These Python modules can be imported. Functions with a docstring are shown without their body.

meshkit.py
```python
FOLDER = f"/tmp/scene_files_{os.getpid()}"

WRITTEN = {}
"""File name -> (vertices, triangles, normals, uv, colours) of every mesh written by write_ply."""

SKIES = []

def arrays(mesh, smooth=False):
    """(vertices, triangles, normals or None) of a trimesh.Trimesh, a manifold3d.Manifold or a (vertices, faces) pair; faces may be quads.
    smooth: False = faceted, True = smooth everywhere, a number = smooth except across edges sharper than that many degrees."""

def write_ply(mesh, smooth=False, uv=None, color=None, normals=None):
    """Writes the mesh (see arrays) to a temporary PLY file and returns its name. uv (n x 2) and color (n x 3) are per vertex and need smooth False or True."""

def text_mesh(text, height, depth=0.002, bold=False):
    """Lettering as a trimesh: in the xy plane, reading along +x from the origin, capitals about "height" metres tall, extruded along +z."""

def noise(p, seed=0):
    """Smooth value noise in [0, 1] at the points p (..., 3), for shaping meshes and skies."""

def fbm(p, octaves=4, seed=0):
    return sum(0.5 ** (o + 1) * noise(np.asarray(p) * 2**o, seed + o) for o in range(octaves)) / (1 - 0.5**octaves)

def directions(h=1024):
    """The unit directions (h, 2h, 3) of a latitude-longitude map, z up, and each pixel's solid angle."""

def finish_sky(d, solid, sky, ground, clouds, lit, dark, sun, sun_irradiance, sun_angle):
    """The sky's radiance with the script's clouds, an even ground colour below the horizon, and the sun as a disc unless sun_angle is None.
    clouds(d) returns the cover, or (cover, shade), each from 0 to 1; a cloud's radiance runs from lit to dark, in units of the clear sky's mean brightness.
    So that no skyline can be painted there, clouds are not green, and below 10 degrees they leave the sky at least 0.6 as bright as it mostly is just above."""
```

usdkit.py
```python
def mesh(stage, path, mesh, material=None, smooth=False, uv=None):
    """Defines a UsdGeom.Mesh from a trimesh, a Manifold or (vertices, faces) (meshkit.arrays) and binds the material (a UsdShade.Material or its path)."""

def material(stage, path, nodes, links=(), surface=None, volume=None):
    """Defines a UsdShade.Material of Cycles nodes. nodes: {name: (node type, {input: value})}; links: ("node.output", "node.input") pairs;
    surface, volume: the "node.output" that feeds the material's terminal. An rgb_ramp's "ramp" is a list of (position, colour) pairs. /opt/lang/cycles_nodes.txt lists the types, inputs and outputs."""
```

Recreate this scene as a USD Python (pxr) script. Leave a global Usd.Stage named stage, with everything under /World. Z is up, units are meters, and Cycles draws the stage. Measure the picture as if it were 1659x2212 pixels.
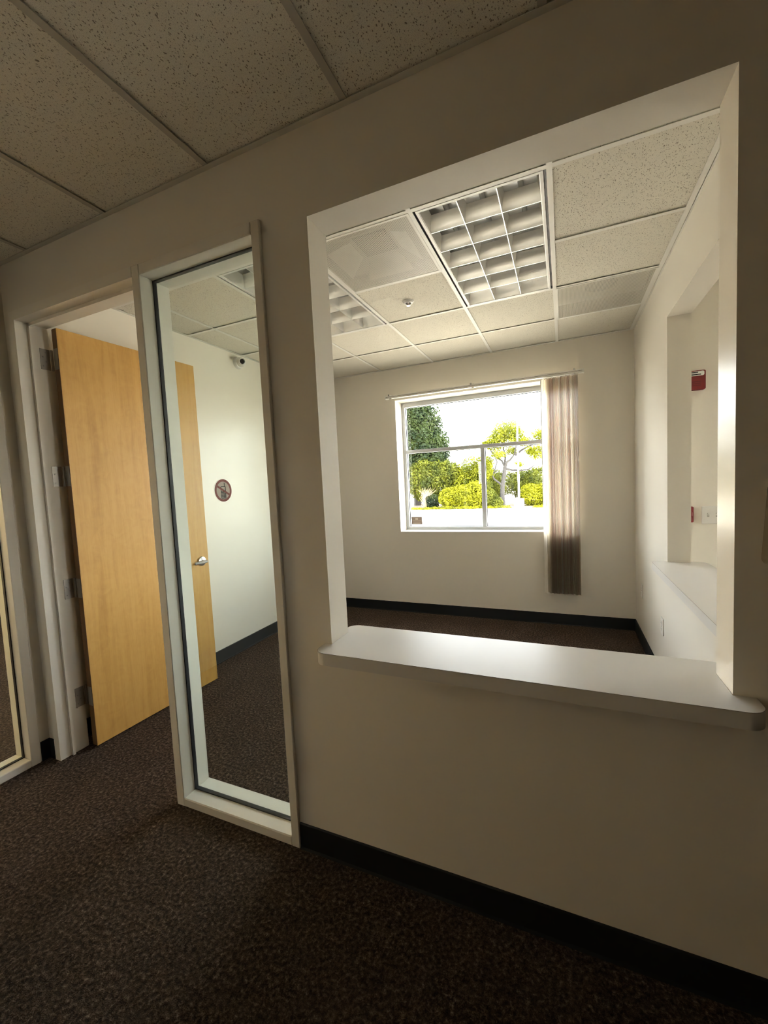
import math, numpy as np, trimesh, usdkit, meshkit
from pxr import Usd, UsdGeom, UsdLux, UsdShade, Gf, Sdf
from shapely.geometry import Polygon, box as sbox, Point
from shapely.ops import unary_union

stage = Usd.Stage.CreateInMemory()
UsdGeom.SetStageUpAxis(stage, UsdGeom.Tokens.z)
UsdGeom.SetStageMetersPerUnit(stage, 1.0)
UsdGeom.Xform.Define(stage, '/World')
UsdGeom.Scope.Define(stage, '/World/Looks')

# ---------------------------------------------------------------- camera
YAW, PITCH, ROLL, FPX = -0.4108, -0.0689, -0.0488, 893.15
EYE = (0.819, -1.3215, 1.4875)
cyw, syw, cp, sp = math.cos(YAW), math.sin(YAW), math.cos(PITCH), math.sin(PITCH)
fw = np.array([syw * cp, cyw * cp, sp]); r0 = np.array([cyw, -syw, 0.0]); u0 = np.cross(r0, fw)
cr, sr = math.cos(ROLL), math.sin(ROLL)
rt, up = cr * r0 + sr * u0, -sr * r0 + cr * u0
cam = UsdGeom.Camera.Define(stage, '/World/Camera')
cam.CreateHorizontalApertureAttr(36.0)
cam.CreateFocalLengthAttr(36.0 * FPX / 1659)
cam.CreateClippingRangeAttr((0.02, 2000.0))
cam.CreateExposureAttr(2.36)
cam.AddTransformOp().Set(Gf.Matrix4d(*rt, 0, *up, 0, *(-fw), 0, *EYE, 1))

# ---------------------------------------------------------------- sky and sun
SUN = np.array([0.62, -0.42, 0.72]); SUN = SUN / np.linalg.norm(SUN)
skym = usdkit.material(stage, '/World/Looks/sky', {
    's': ('sky_texture', {'sky_type': 'multiple_scattering', 'sun_disc': False, 'sun_elevation': math.asin(SUN[2]), 'sun_rotation': math.atan2(SUN[0], SUN[1]),
                          'air_density': 1.0, 'aerosol_density': 2.5, 'ozone_density': 1.0}),
    'h': ('hsv', {'saturation': 0.25, 'value': 1.0}), 'tn': ('mix_color', {'blend_type': 'multiply', 'fac': 1.0, 'b': (1.0, 0.965, 0.905)}),
    'b': ('background_shader', {'strength': 0.35})}, [('s.color', 'h.color'), ('h.color', 'tn.a'), ('tn.result', 'b.color')], surface='b.background')
dome = UsdLux.DomeLight.Define(stage, '/World/Sky'); dome.CreateIntensityAttr(1.0)
UsdShade.MaterialBindingAPI.Apply(dome.GetPrim()).Bind(skym)
sun = UsdLux.DistantLight.Define(stage, '/World/Sun')
sun.CreateIntensityAttr(7.0); sun.CreateAngleAttr(0.6); sun.CreateColorAttr(Gf.Vec3f(1.0, 0.91, 0.74))
q = Gf.Rotation(Gf.Vec3d(0, 0, 1), Gf.Vec3d(*SUN.tolist()))
sun.AddTransformOp().Set(Gf.Matrix4d().SetRotate(q))

# ---------------------------------------------------------------- helpers
counts = {}
def numbered(parent, name):
    k = (parent, name); n = counts.get(k, 0); counts[k] = n + 1
    return name if n == 0 else f'{name}_{n:03d}'
def path_of(o): return str(o.GetPath()) if o is not None else '/World'
def data(p, **kw):
    for k, v in kw.items():
        if v is not None: p.SetCustomDataByKey(k, v)
    return p
def obj(name, mesh, mat, parent=None, smooth=20, **kw):
    pp = path_of(parent)
    m = usdkit.mesh(stage, f'{pp}/{numbered(pp, name)}', mesh, mat, smooth=smooth)
    return data(m.GetPrim(), **kw)
def group(name, parent=None, loc=None, rotz=0, **kw):
    pp = path_of(parent)
    x = UsdGeom.Xform.Define(stage, f'{pp}/{numbered(pp, name)}')
    if loc is not None: x.AddTranslateOp().Set(Gf.Vec3d(*loc))
    if rotz: x.AddRotateZOp().Set(rotz)
    return data(x.GetPrim(), **kw)
def thing(name, label, cat, loc=None, grp=None, rotz=0):
    return group(name, None, loc, rotz, label=label, category=cat, group=grp)
def struct(name, label, cat): return group(name, None, None, 0, label=label, category=cat, kind='structure')
cat = trimesh.util.concatenate
def bx(x0, x1, y0, y1, z0, z1, b=0.0):
    x0, x1 = min(x0, x1), max(x0, x1); y0, y1 = min(y0, y1), max(y0, y1); z0, z1 = min(z0, z1), max(z0, z1)
    if b <= 0:
        m = trimesh.creation.box((x1 - x0, y1 - y0, z1 - z0)); m.apply_translation(((x0 + x1) / 2, (y0 + y1) / 2, (z0 + z1) / 2)); return m
    P = []
    for X, sx in ((x0, 1), (x1, -1)):
        for Y, sy in ((y0, 1), (y1, -1)):
            for Z, sz in ((z0, 1), (z1, -1)):
                P += [(X, Y + sy * b, Z + sz * b), (X + sx * b, Y, Z + sz * b), (X + sx * b, Y + sy * b, Z)]
    return trimesh.convex.convex_hull(np.array(P))
def ext(poly, h0, h1, axes='xy'):
    """polygon in the plane 'axes', extruded along the third axis from h0 to h1"""
    ms = []
    for g in getattr(poly, 'geoms', [poly]):
        m = trimesh.creation.extrude_polygon(g, h1 - h0, engine='earcut')
        v = np.array(m.vertices); a, b, c = v[:, 0], v[:, 1], v[:, 2] + h0
        if axes == 'xy': w = np.stack([a, b, c], 1); f = m.faces
        elif axes == 'xz': w = np.stack([a, c, b], 1); f = m.faces[:, ::-1]
        else: w = np.stack([c, a, b], 1); f = m.faces
        ms.append(trimesh.Trimesh(w, f, process=False))
    return cat(ms) if len(ms) > 1 else ms[0]
def rrect(x0, y0, x1, y1, r, n=8):
    return sbox(x0 + r, y0 + r, x1 - r, y1 - r).buffer(r, quad_segs=n)
def lathe(profile, seg=32):
    return trimesh.creation.revolve(np.array(profile, float), sections=seg)
def orient(m, axis, at):
    """turn a mesh built along +z so that z points along axis, then move it"""
    T = trimesh.geometry.align_vectors([0, 0, 1], axis); m = m.copy(); m.apply_transform(T); m.apply_translation(at); return m
def cyl(p, q, r, r2=None, seg=16):
    p, q = np.array(p, float), np.array(q, float); L = np.linalg.norm(q - p); r2 = r if r2 is None else r2
    return orient(lathe([(0, 0), (r, 0), (r2, L), (0, L)], seg), (q - p) / L, p)

# ---------------------------------------------------------------- materials
def mat(name, nodes, links=(), surface='p.BSDF'): return usdkit.material(stage, f'/World/Looks/{name}', nodes, links, surface=surface)
def plain(name, c, rough=0.5, metal=0.0, **kw):
    return mat(name, {'p': ('principled_bsdf', {'base_color': c, 'roughness': rough, 'metallic': metal, **kw})})
def painted(name, c, rough, scale=350, strength=0.12, dist=0.002, spec=0.5):
    return mat(name, {'g': ('geometry', {}), 'n': ('noise_texture', {'scale': scale, 'detail': 2}), 'b': ('bump', {'strength': strength, 'distance': dist}),
                      'p': ('principled_bsdf', {'base_color': c, 'roughness': rough, 'specular_ior_level': spec})},
               [('g.position', 'n.vector'), ('n.fac', 'b.height'), ('b.normal', 'p.normal')])
WALL = painted('wall_paint', (0.81, 0.765, 0.675), 0.27, strength=0.08, spec=0.24)
TANW = painted('tan_wall_paint', (0.36, 0.25, 0.14), 0.6)  # for the unseen back wall; tan picked to warm the bounced corridor light
TRIM = painted('trim_paint', (0.80, 0.765, 0.69), 0.42, 600, 0.05, spec=0.18)
LAM = painted('counter_laminate', (0.69, 0.665, 0.625), 0.30, 900, 0.04, 0.001, spec=0.18)
LAMEDGE = plain('laminate_seam', (0.22, 0.19, 0.15), 0.5)
BASE = plain('rubber_base', (0.009, 0.0105, 0.013), 0.5, specular_ior_level=0.25)
GASK = plain('black_gasket', (0.012, 0.013, 0.015), 0.45)
ALU = plain('window_aluminium', (0.50, 0.515, 0.525), 0.4, 0.2)
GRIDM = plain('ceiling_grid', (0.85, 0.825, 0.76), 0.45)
GRIDDARK = plain('dark_ceiling_grid', (0.50, 0.465, 0.39), 0.6)  # darker grid tone, used over the corridor
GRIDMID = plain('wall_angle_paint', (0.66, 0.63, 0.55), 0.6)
WPLA = plain('white_plastic', (0.78, 0.76, 0.71), 0.32)
STEEL = plain('satin_steel', (0.60, 0.59, 0.57), 0.27, 1.0)
HINGE = plain('hinge_steel', (0.36, 0.34, 0.31), 0.38, 0.9)
CHROME = plain('polished_chrome', (0.75, 0.75, 0.75), 0.12, 1.0)
BLACK = plain('black_plastic', (0.01, 0.01, 0.011), 0.3)
DARKGREY = plain('dark_grey_plastic', (0.15, 0.13, 0.10), 0.4)
RED = plain('alarm_red', (0.22, 0.016, 0.018), 0.4)
SIGNRED = plain('sign_red', (0.15, 0.022, 0.016), 0.55, specular_ior_level=0.2)
SIGNFIELD = plain('sign_field', (0.34, 0.27, 0.22), 0.55, specular_ior_level=0.2)
SIGNRIM = plain('sign_rim', (0.85, 0.78, 0.70), 0.4)
SIGNBLK = plain('sign_black', (0.008, 0.007, 0.006), 0.6, specular_ior_level=0.15)
LOUVER = plain('semi_specular_louver', (0.86, 0.85, 0.82), 0.36, 0.75)
REFLECTOR = plain('fixture_reflector', (0.74, 0.73, 0.70), 0.30, 0.6)
TUBE = plain('lamp_tube', (0.85, 0.85, 0.83), 0.25)
FIXWHITE = plain('fixture_white', (0.82, 0.81, 0.77), 0.35)
DUCT = plain('duct_dark', (0.10, 0.10, 0.09), 0.6)
DEFL = plain('deflector_enamel', (0.66, 0.63, 0.55), 0.35)
PLENUM = plain('diffuser_inside', (0.40, 0.375, 0.315), 0.5)
CONC = mat('sunlit_concrete', {'g': ('geometry', {}), 'n': ('noise_texture', {'scale': 0.8, 'detail': 6}), 'r': ('rgb_ramp', {'ramp': [(0.3, (0.62, 0.55, 0.44)), (0.7, (0.69, 0.615, 0.50))]}),
                               'p': ('principled_bsdf', {'roughness': 0.85})}, [('g.position', 'n.vector'), ('n.fac', 'r.fac'), ('r.color', 'p.base_color')])
SOIL = plain('bark_mulch', (0.10, 0.075, 0.05), 0.9)
STUCCO = painted('outside_stucco', (0.60, 0.55, 0.46), 0.8, 60, 0.3, 0.01)
ROOFM = plain('roof_membrane', (0.4, 0.4, 0.4), 0.8)
POLE = plain('pole_paint', (0.72, 0.70, 0.66), 0.45)
POLEHEAD = plain('pole_head', (0.25, 0.25, 0.25), 0.5)

def glass(name, tint, f=0.035):
    return mat(name, {'t': ('transparent_bsdf', {'color': tint}), 'g': ('glossy_bsdf', {'color': (0.9, 0.95, 0.92), 'roughness': 0.0}), 'm': ('mix_closure', {}),
                      'w': ('layer_weight', {'blend': 0.5}), 'pw': ('math', {'math_type': 'power', 'value2': 5.0}), 'f': ('math', {'math_type': 'multiply_add', 'value2': 1 - f, 'value3': f})},
               [('w.facing', 'pw.value1'), ('pw.value', 'f.value1'), ('f.value', 'm.fac'), ('t.BSDF', 'm.closure1'), ('g.BSDF', 'm.closure2')], surface='m.closure')
PANE = glass('clear_pane', (0.93, 0.965, 0.945))
WPANE = glass('window_pane', (0.95, 0.96, 0.95))
WARMPANE = glass('warming_pane', (0.83, 0.68, 0.48))  # tint added to warm the light from the unseen office window

CARPET = mat('brown_carpet', {
    'g': ('geometry', {}),
    'n1': ('noise_texture', {'scale': 72, 'detail': 4, 'roughness': 0.68}), 'n2': ('noise_texture', {'scale': 330, 'detail': 2}), 'n3': ('noise_texture', {'scale': 5, 'detail': 3}),
    'mx': ('math', {'math_type': 'multiply_add', 'value2': 0.35}), 'mx2': ('math', {'math_type': 'multiply_add', 'value2': 0.10}),
    'r': ('rgb_ramp', {'ramp': [(0.58, (0.015, 0.0085, 0.005)), (0.72, (0.075, 0.047, 0.031)), (0.84, (0.19, 0.132, 0.095)), (0.95, (0.38, 0.29, 0.225))]}),
    'b': ('bump', {'strength': 1.0, 'distance': 0.03}),
    'p': ('principled_bsdf', {'roughness': 0.95, 'specular_ior_level': 0.1, 'sheen_weight': 0.12, 'sheen_roughness': 0.6, 'sheen_tint': (0.6, 0.5, 0.42)})},
    [('g.position', 'n1.vector'), ('g.position', 'n2.vector'), ('g.position', 'n3.vector'), ('n2.fac', 'mx.value1'), ('n1.fac', 'mx.value3'), ('n3.fac', 'mx2.value1'), ('mx.value', 'mx2.value3'),
     ('mx2.value', 'r.fac'), ('r.color', 'p.base_color'), ('mx.value', 'b.height'), ('b.normal', 'p.normal')])

def tile_mat(name, c):
    return mat(name, {
        'g': ('geometry', {}), 'd': ('noise_texture', {'scale': 30, 'detail': 1}), 'dm': ('vector_math', {'math_type': 'multiply_add', 'vector2': (0.02, 0.02, 0.0)}),
        'mp': ('mapping', {'mapping_type': 'point', 'scale': (1.0, 0.62, 1.0)}),
        'v': ('voronoi_texture', {'scale': 165, 'feature': 'f1'}), 'w': ('noise_texture', {'scale': 95, 'detail': 2}),
        'th': ('math', {'math_type': 'multiply_add', 'value2': 0.55, 'value3': -0.06}),
        'ls': ('math', {'math_type': 'subtract'}), 'st': ('map_range', {'from_min': -0.04, 'from_max': 0.05, 'to_min': 1.0, 'to_max': 0.0, 'clamp': True}),
        'fine': ('noise_texture', {'scale': 420, 'detail': 2}), 'fr': ('rgb_ramp', {'ramp': [(0.30, tuple(0.70 * x for x in c)), (0.48, c)]}),
        'mc': ('mix_color', {'b': (0.31, 0.27, 0.205)}), 'iv': ('math', {'math_type': 'subtract', 'value1': 1.0}),
        'b': ('bump', {'strength': 0.6, 'distance': 0.004}),
        'p': ('principled_bsdf', {'roughness': 0.9, 'specular_ior_level': 0.2})},
        [('g.position', 'd.vector'), ('d.color', 'dm.vector1'), ('g.position', 'dm.vector3'), ('dm.vector', 'mp.vector'), ('mp.vector', 'v.vector'), ('g.position', 'w.vector'),
         ('w.fac', 'th.value1'), ('v.distance', 'ls.value1'), ('th.value', 'ls.value2'), ('ls.value', 'st.value'), ('g.position', 'fine.vector'), ('fine.fac', 'fr.fac'),
         ('st.result', 'mc.fac'), ('fr.color', 'mc.a'), ('mc.result', 'p.base_color'), ('st.result', 'iv.value2'), ('iv.value', 'b.height'), ('b.normal', 'p.normal')])
TILE = [tile_mat('mineral_tile', (0.81, 0.765, 0.655)), tile_mat('mineral_tile_pale', (0.825, 0.78, 0.672)), tile_mat('mineral_tile_grey', (0.795, 0.75, 0.642))]

WOOD = mat('birch_veneer', {
    'g': ('geometry', {}), 'mp': ('mapping', {'scale': (9.0, 9.0, 0.55)}), 'n': ('noise_texture', {'scale': 2.2, 'detail': 6, 'roughness': 0.6, 'distortion': 0.8}),
    'mp2': ('mapping', {'scale': (160.0, 160.0, 4.0)}), 'n2': ('noise_texture', {'scale': 2.0, 'detail': 3}), 'n3': ('noise_texture', {'scale': 13, 'detail': 4, 'distortion': 1.5}),
    'a': ('math', {'math_type': 'multiply_add', 'value2': 0.35}), 'a2': ('math', {'math_type': 'multiply_add', 'value2': 0.4}),
    'r': ('rgb_ramp', {'ramp': [(0.55, (0.50, 0.265, 0.062)), (0.85, (0.60, 0.34, 0.088)), (1.15, (0.67, 0.40, 0.12))]}),
    'p': ('principled_bsdf', {'roughness': 0.42})},
    [('g.position', 'mp.vector'), ('mp.vector', 'n.vector'), ('g.position', 'mp2.vector'), ('mp2.vector', 'n2.vector'), ('g.position', 'n3.vector'), ('n2.fac', 'a.value1'), ('n.fac', 'a.value3'),
     ('n3.fac', 'a2.value1'), ('a.value', 'a2.value3'), ('a2.value', 'r.fac'), ('r.color', 'p.base_color')])
DOOREDGE = plain('door_edge_stain', (0.17, 0.085, 0.03), 0.45)

PERF = mat('perforated_face', {
    'g': ('geometry', {}), 'sx': ('separate_xyz', {}), 'cz': ('combine_xyz', {'z': 0.0}), 'v': ('voronoi_texture', {'scale': 118.0, 'randomness': 0.0, 'dimensions': '2D'}),
    'lt': ('math', {'math_type': 'less_than', 'value2': 0.37}), 't': ('transparent_bsdf', {}), 'p': ('principled_bsdf', {'base_color': (0.74, 0.70, 0.60), 'roughness': 0.42}), 'm': ('mix_closure', {})},
    [('g.position', 'sx.vector'), ('sx.x', 'cz.x'), ('sx.y', 'cz.y'), ('cz.vector', 'v.vector'), ('v.distance', 'lt.value1'), ('lt.value', 'm.fac'), ('p.BSDF', 'm.closure1'), ('t.BSDF', 'm.closure2')], surface='m.closure')

def vane_mat(name, c):
    return mat(name, {'d': ('principled_bsdf', {'base_color': c, 'roughness': 0.5}), 't': ('translucent_bsdf', {'color': tuple(min(1, 1.1 * x) for x in c)}), 'm': ('mix_closure', {'fac': 0.38})},
               [('d.BSDF', 'm.closure1'), ('t.BSDF', 'm.closure2')], surface='m.closure')
VANES = [vane_mat('vane_cream', (0.83, 0.77, 0.65)), vane_mat('vane_beige', (0.76, 0.66, 0.53)), vane_mat('vane_rose', (0.72, 0.60, 0.50)), vane_mat('vane_ivory', (0.87, 0.84, 0.77))]

def leaf_mat(name, c1, c2, sc=3.0, tr=0.4):
    return mat(name, {'g': ('geometry', {}), 'n': ('noise_texture', {'scale': sc, 'detail': 4}), 'r': ('rgb_ramp', {'ramp': [(0.36, c1), (0.64, c2)]}),
                      'p': ('principled_bsdf', {'roughness': 0.6, 'specular_ior_level': 0.15}), 't': ('translucent_bsdf', {}), 'm': ('mix_closure', {'fac': tr})},
               [('g.position', 'n.vector'), ('n.fac', 'r.fac'), ('r.color', 'p.base_color'), ('r.color', 't.color'), ('p.BSDF', 'm.closure1'), ('t.BSDF', 'm.closure2')], surface='m.closure')
LEAFDARK = leaf_mat('leaf_dark_green', (0.006, 0.013, 0.005), (0.020, 0.030, 0.005), 1.6, 0.3)
LEAFMID = leaf_mat('leaf_mid_green', (0.022, 0.030, 0.003), (0.085, 0.092, 0.008), 2.0)
LEAFBRIGHT = leaf_mat('leaf_yellow_green', (0.080, 0.085, 0.002), (0.22, 0.215, 0.008), 2.5, 0.45)
LEAFCROWN = leaf_mat('leaf_crown_green', (0.050, 0.060, 0.002), (0.17, 0.175, 0.008), 2.0, 0.45)
BARK = painted('grey_bark', (0.015, 0.0125, 0.011), 0.9, 40, 0.6, 0.02)
DRYGRASS = plain('dry_stems', (0.26, 0.19, 0.11), 0.8)

# ---------------------------------------------------------------- measured sizes
H = 2.748; T = 0.13; G = 0.6096
OW, ZC, ZH = 1.22, 0.8875, 2.446
XL, XR, YF = -1.945, 1.4216, 3.062          # left wall, right wall, window wall
XO, XE, YB = -5.8, 4.0, -3.2                # outer left, outer right, behind the camera
RW2 = 1.5456
D0, D1, S0, S1, S2 = -1.833, -0.908, -0.861, -0.243, -0.203
WX0, WX1, WZ0, WZ1, YO = -0.892, 0.937, 0.925, 2.404, 3.38
TOP = 3.05

# ---------------------------------------------------------------- floor, walls
fl = struct('floor', 'dark brown cut-pile carpet covering the corridor and the rooms', 'floor')
obj('carpet', bx(XO - .1, XE + .1, YB - .1, YF + .05, -0.12, 0.0), CARPET, fl)

def wall(name, mesh, label, m=WALL): return obj(name, mesh, m, None, label=label, category='wall', kind='structure')
near = sbox(XL, 0, XE, TOP)
near = near.difference(sbox(0, ZC - .045, OW, ZH)).difference(sbox(D0 - .036, -1, S1 + .033, ZH + .034))
wall('wall_near', ext(near, 0, T, 'xz'), 'off-white corridor wall holding the counter opening, the door and the tall sidelight')
left = sbox(YB, 0, YF, TOP).difference(sbox(-.745, -1, -.062, ZH + .034))
wall('wall_left', ext(left, XL - T, XL, 'yz'), 'off-white wall on the left, behind the open wooden door')
far = sbox(XO - .1, -.2, XE + .1, TOP).difference(sbox(WX0, WZ0, WX1, WZ1)).difference(sbox(-4.9, WZ0, -3.07, WZ1))
wall('wall_far', ext(far, YF, YO, 'xz'), 'off-white wall with the window to the trees outside')
RY0, RZ = 1.784, 2.42
ZC2 = 0.8985
right = sbox(T, 0, YF, TOP).difference(sbox(.25, ZC2 - .045, RY0, RZ))
wall('wall_right', ext(right, XR, RW2, 'yz'), 'off-white wall on the right with a second counter opening')
wall('wall_end', bx(RW2, XE, 2.0, 2.12, 0, TOP), 'off-white wall with the red alarm devices beyond the second counter')
wall('wall_back', ext(sbox(XL, 0, XE, TOP).difference(sbox(-1.87, 0, -.93, 2.15)), YB - .1, YB, 'xz'), 'tan wall closing the corridor behind the viewer', TANW)
wall('wall_outer_left', ext(sbox(YB - .1, 0, YF, TOP).difference(sbox(-1.9, .9, -.3, 2.4)), XO - .1, XO, 'yz'), 'white wall of the neighbouring office seen through the left sidelight')
wall('wall_outer_left_back', bx(XO, XL - T, YB - .1, YB, 0, TOP), 'white back wall of the neighbouring office')
outer_r = sbox(YB, 0, YF, TOP).difference(sbox(1.50, 0.0, 1.96, 2.3))
wall('wall_outer_right', ext(outer_r, XE, XE + .15, 'yz'), 'off-white outer wall of the lobby on the right')
obj('roof', bx(XO - .4, XE + .5, YB - .4, YO + .15, TOP, TOP + .25), ROOFM, None, label='flat roof slab over the rooms', category='roof', kind='structure')

# ---------------------------------------------------------------- baseboards
BB = .11
def baseboard(name, meshes, label):
    obj(name, cat(meshes) if len(meshes) > 1 else meshes[0], BASE, None, label=label, category='baseboard', kind='structure')
def base_x(x0, x1, y, s):       # s: direction in which it stands proud
    p = Polygon([(0, 0), (s * .011, 0), (s * .007, .010), (s * .006, BB - .004), (s * .003, BB), (0, BB)])
    m = ext(p, x0, x1, 'yz'); m.apply_translation((0, y, 0)); return m
def base_y(y0, y1, x, s):
    p = Polygon([(0, 0), (s * .011, 0), (s * .007, .010), (s * .006, BB - .004), (s * .003, BB), (0, BB)])
    m = ext(p, y0, y1, 'xz'); m.apply_translation((x, 0, 0)); return m
baseboard('baseboard_near', [base_x(S2 + .002, XE, 0, -1)], 'black rubber baseboard under the front counter')
baseboard('baseboard_corner', [base_x(XL + .011, D0 - .048, 0, -1), base_y(-.048, -.0005, XL, 1)], 'short black baseboard wrapping the corner between door frame and left sidelight')
baseboard('baseboard_left', [base_y(T + .02, YF - .0115, XL, 1)], 'black baseboard along the left wall behind the door')
baseboard('baseboard_far', [base_x(XL, XR, YF, -1)], 'black baseboard under the window')
baseboard('baseboard_right', [base_y(T, YF - .0115, XR, -1)], 'black baseboard along the right wall below the second counter')
baseboard('baseboard_outer_left', [base_y(YB, YF - .0115, XO, 1)], 'black baseboard in the neighbouring office')

# ---------------------------------------------------------------- ceiling
ce = struct('ceiling', 'suspended ceiling of speckled mineral tiles in a white metal grid', 'ceiling')
GX = [0.789 + G * k for k in range(-5, 7)]
GY = [G * k for k in range(-6, 7)]
FIX = {}                                                            # cells taken by lights and grilles: (i, j)
TROFFERS = [(0.789 - G, G), (0.789 - 3 * G, G)]
VENTS = [(0.789 - 2 * G, G), (0.789, 3 * G)]
taken = []
for x, y in TROFFERS: taken += [(x, y), (x, y + G)]
taken += VENTS
rng = np.random.default_rng(5)
def tiles(x0, x1, y0, y1, gm=GRIDM, yp=G):
    for a in np.arange(0.789 - 6 * G, x1, G):
        for b in np.arange(-6 * G, y1, yp):
            if any(abs(a - t[0]) < .01 and abs(b - t[1]) < .01 for t in taken): continue
            p, q_, r_, s_ = max(a + .002, x0), min(a + G - .002, x1), max(b + .002, y0), min(b + yp - .002, y1)
            if q_ - p < .006 or s_ - r_ < .006: continue
            obj('tile', bx(p, q_, r_, s_, H + .007, H + .022), TILE[int(rng.integers(3))], ce)
    for a in np.arange(0.789 - 6 * G, x1, G):
        if x0 < a < x1: obj('main_tee', cat([bx(a - .012, a + .012, y0, y1, H, H + .002), bx(a - .002, a + .002, y0, y1, H + .002, H + .035)]), gm, ce)
    for b in np.arange(-6 * G, y1, yp):
        if not (y0 + .02 < b < y1): continue
        for a in np.arange(0.789 - 6 * G, x1, G):
            if any(abs(a - t[0]) < .01 and abs(b - t[1] - G) < .01 and abs(t[1] - G) < .01 for t in TROFFERS): continue
            p, q_ = max(a + .012, x0), min(a + G - .012, x1)
            if q_ - p > .01: obj('cross_tee', bx(p, q_, b - .012, b + .012, H + .0004, H + .0022), gm, ce)
    w = .022
    for m in (bx(x0, x1, y0, y0 + w, H - .0004, H + .0012), bx(x0, x1, y1 - w, y1, H - .0004, H + .0012),
              bx(x0, x0 + w, y0 + w, y1 - w, H - .0004, H + .0012), bx(x1 - w * .35, x1, y0 + w, y1 - w, H - .0004, H + .0012)):
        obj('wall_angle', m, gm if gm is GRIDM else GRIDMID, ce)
tiles(XL, XR, T, YF)
tiles(XL, XE, YB, 0, GRIDDARK, 2 * G)
obj('plain_panel', bx(XO, XL - T, YB, YF, H, H + .02), TILE[0], ce)
obj('plain_panel', bx(RW2, XE, T, 2.0, H, H + .02), TILE[0], ce)

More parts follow.
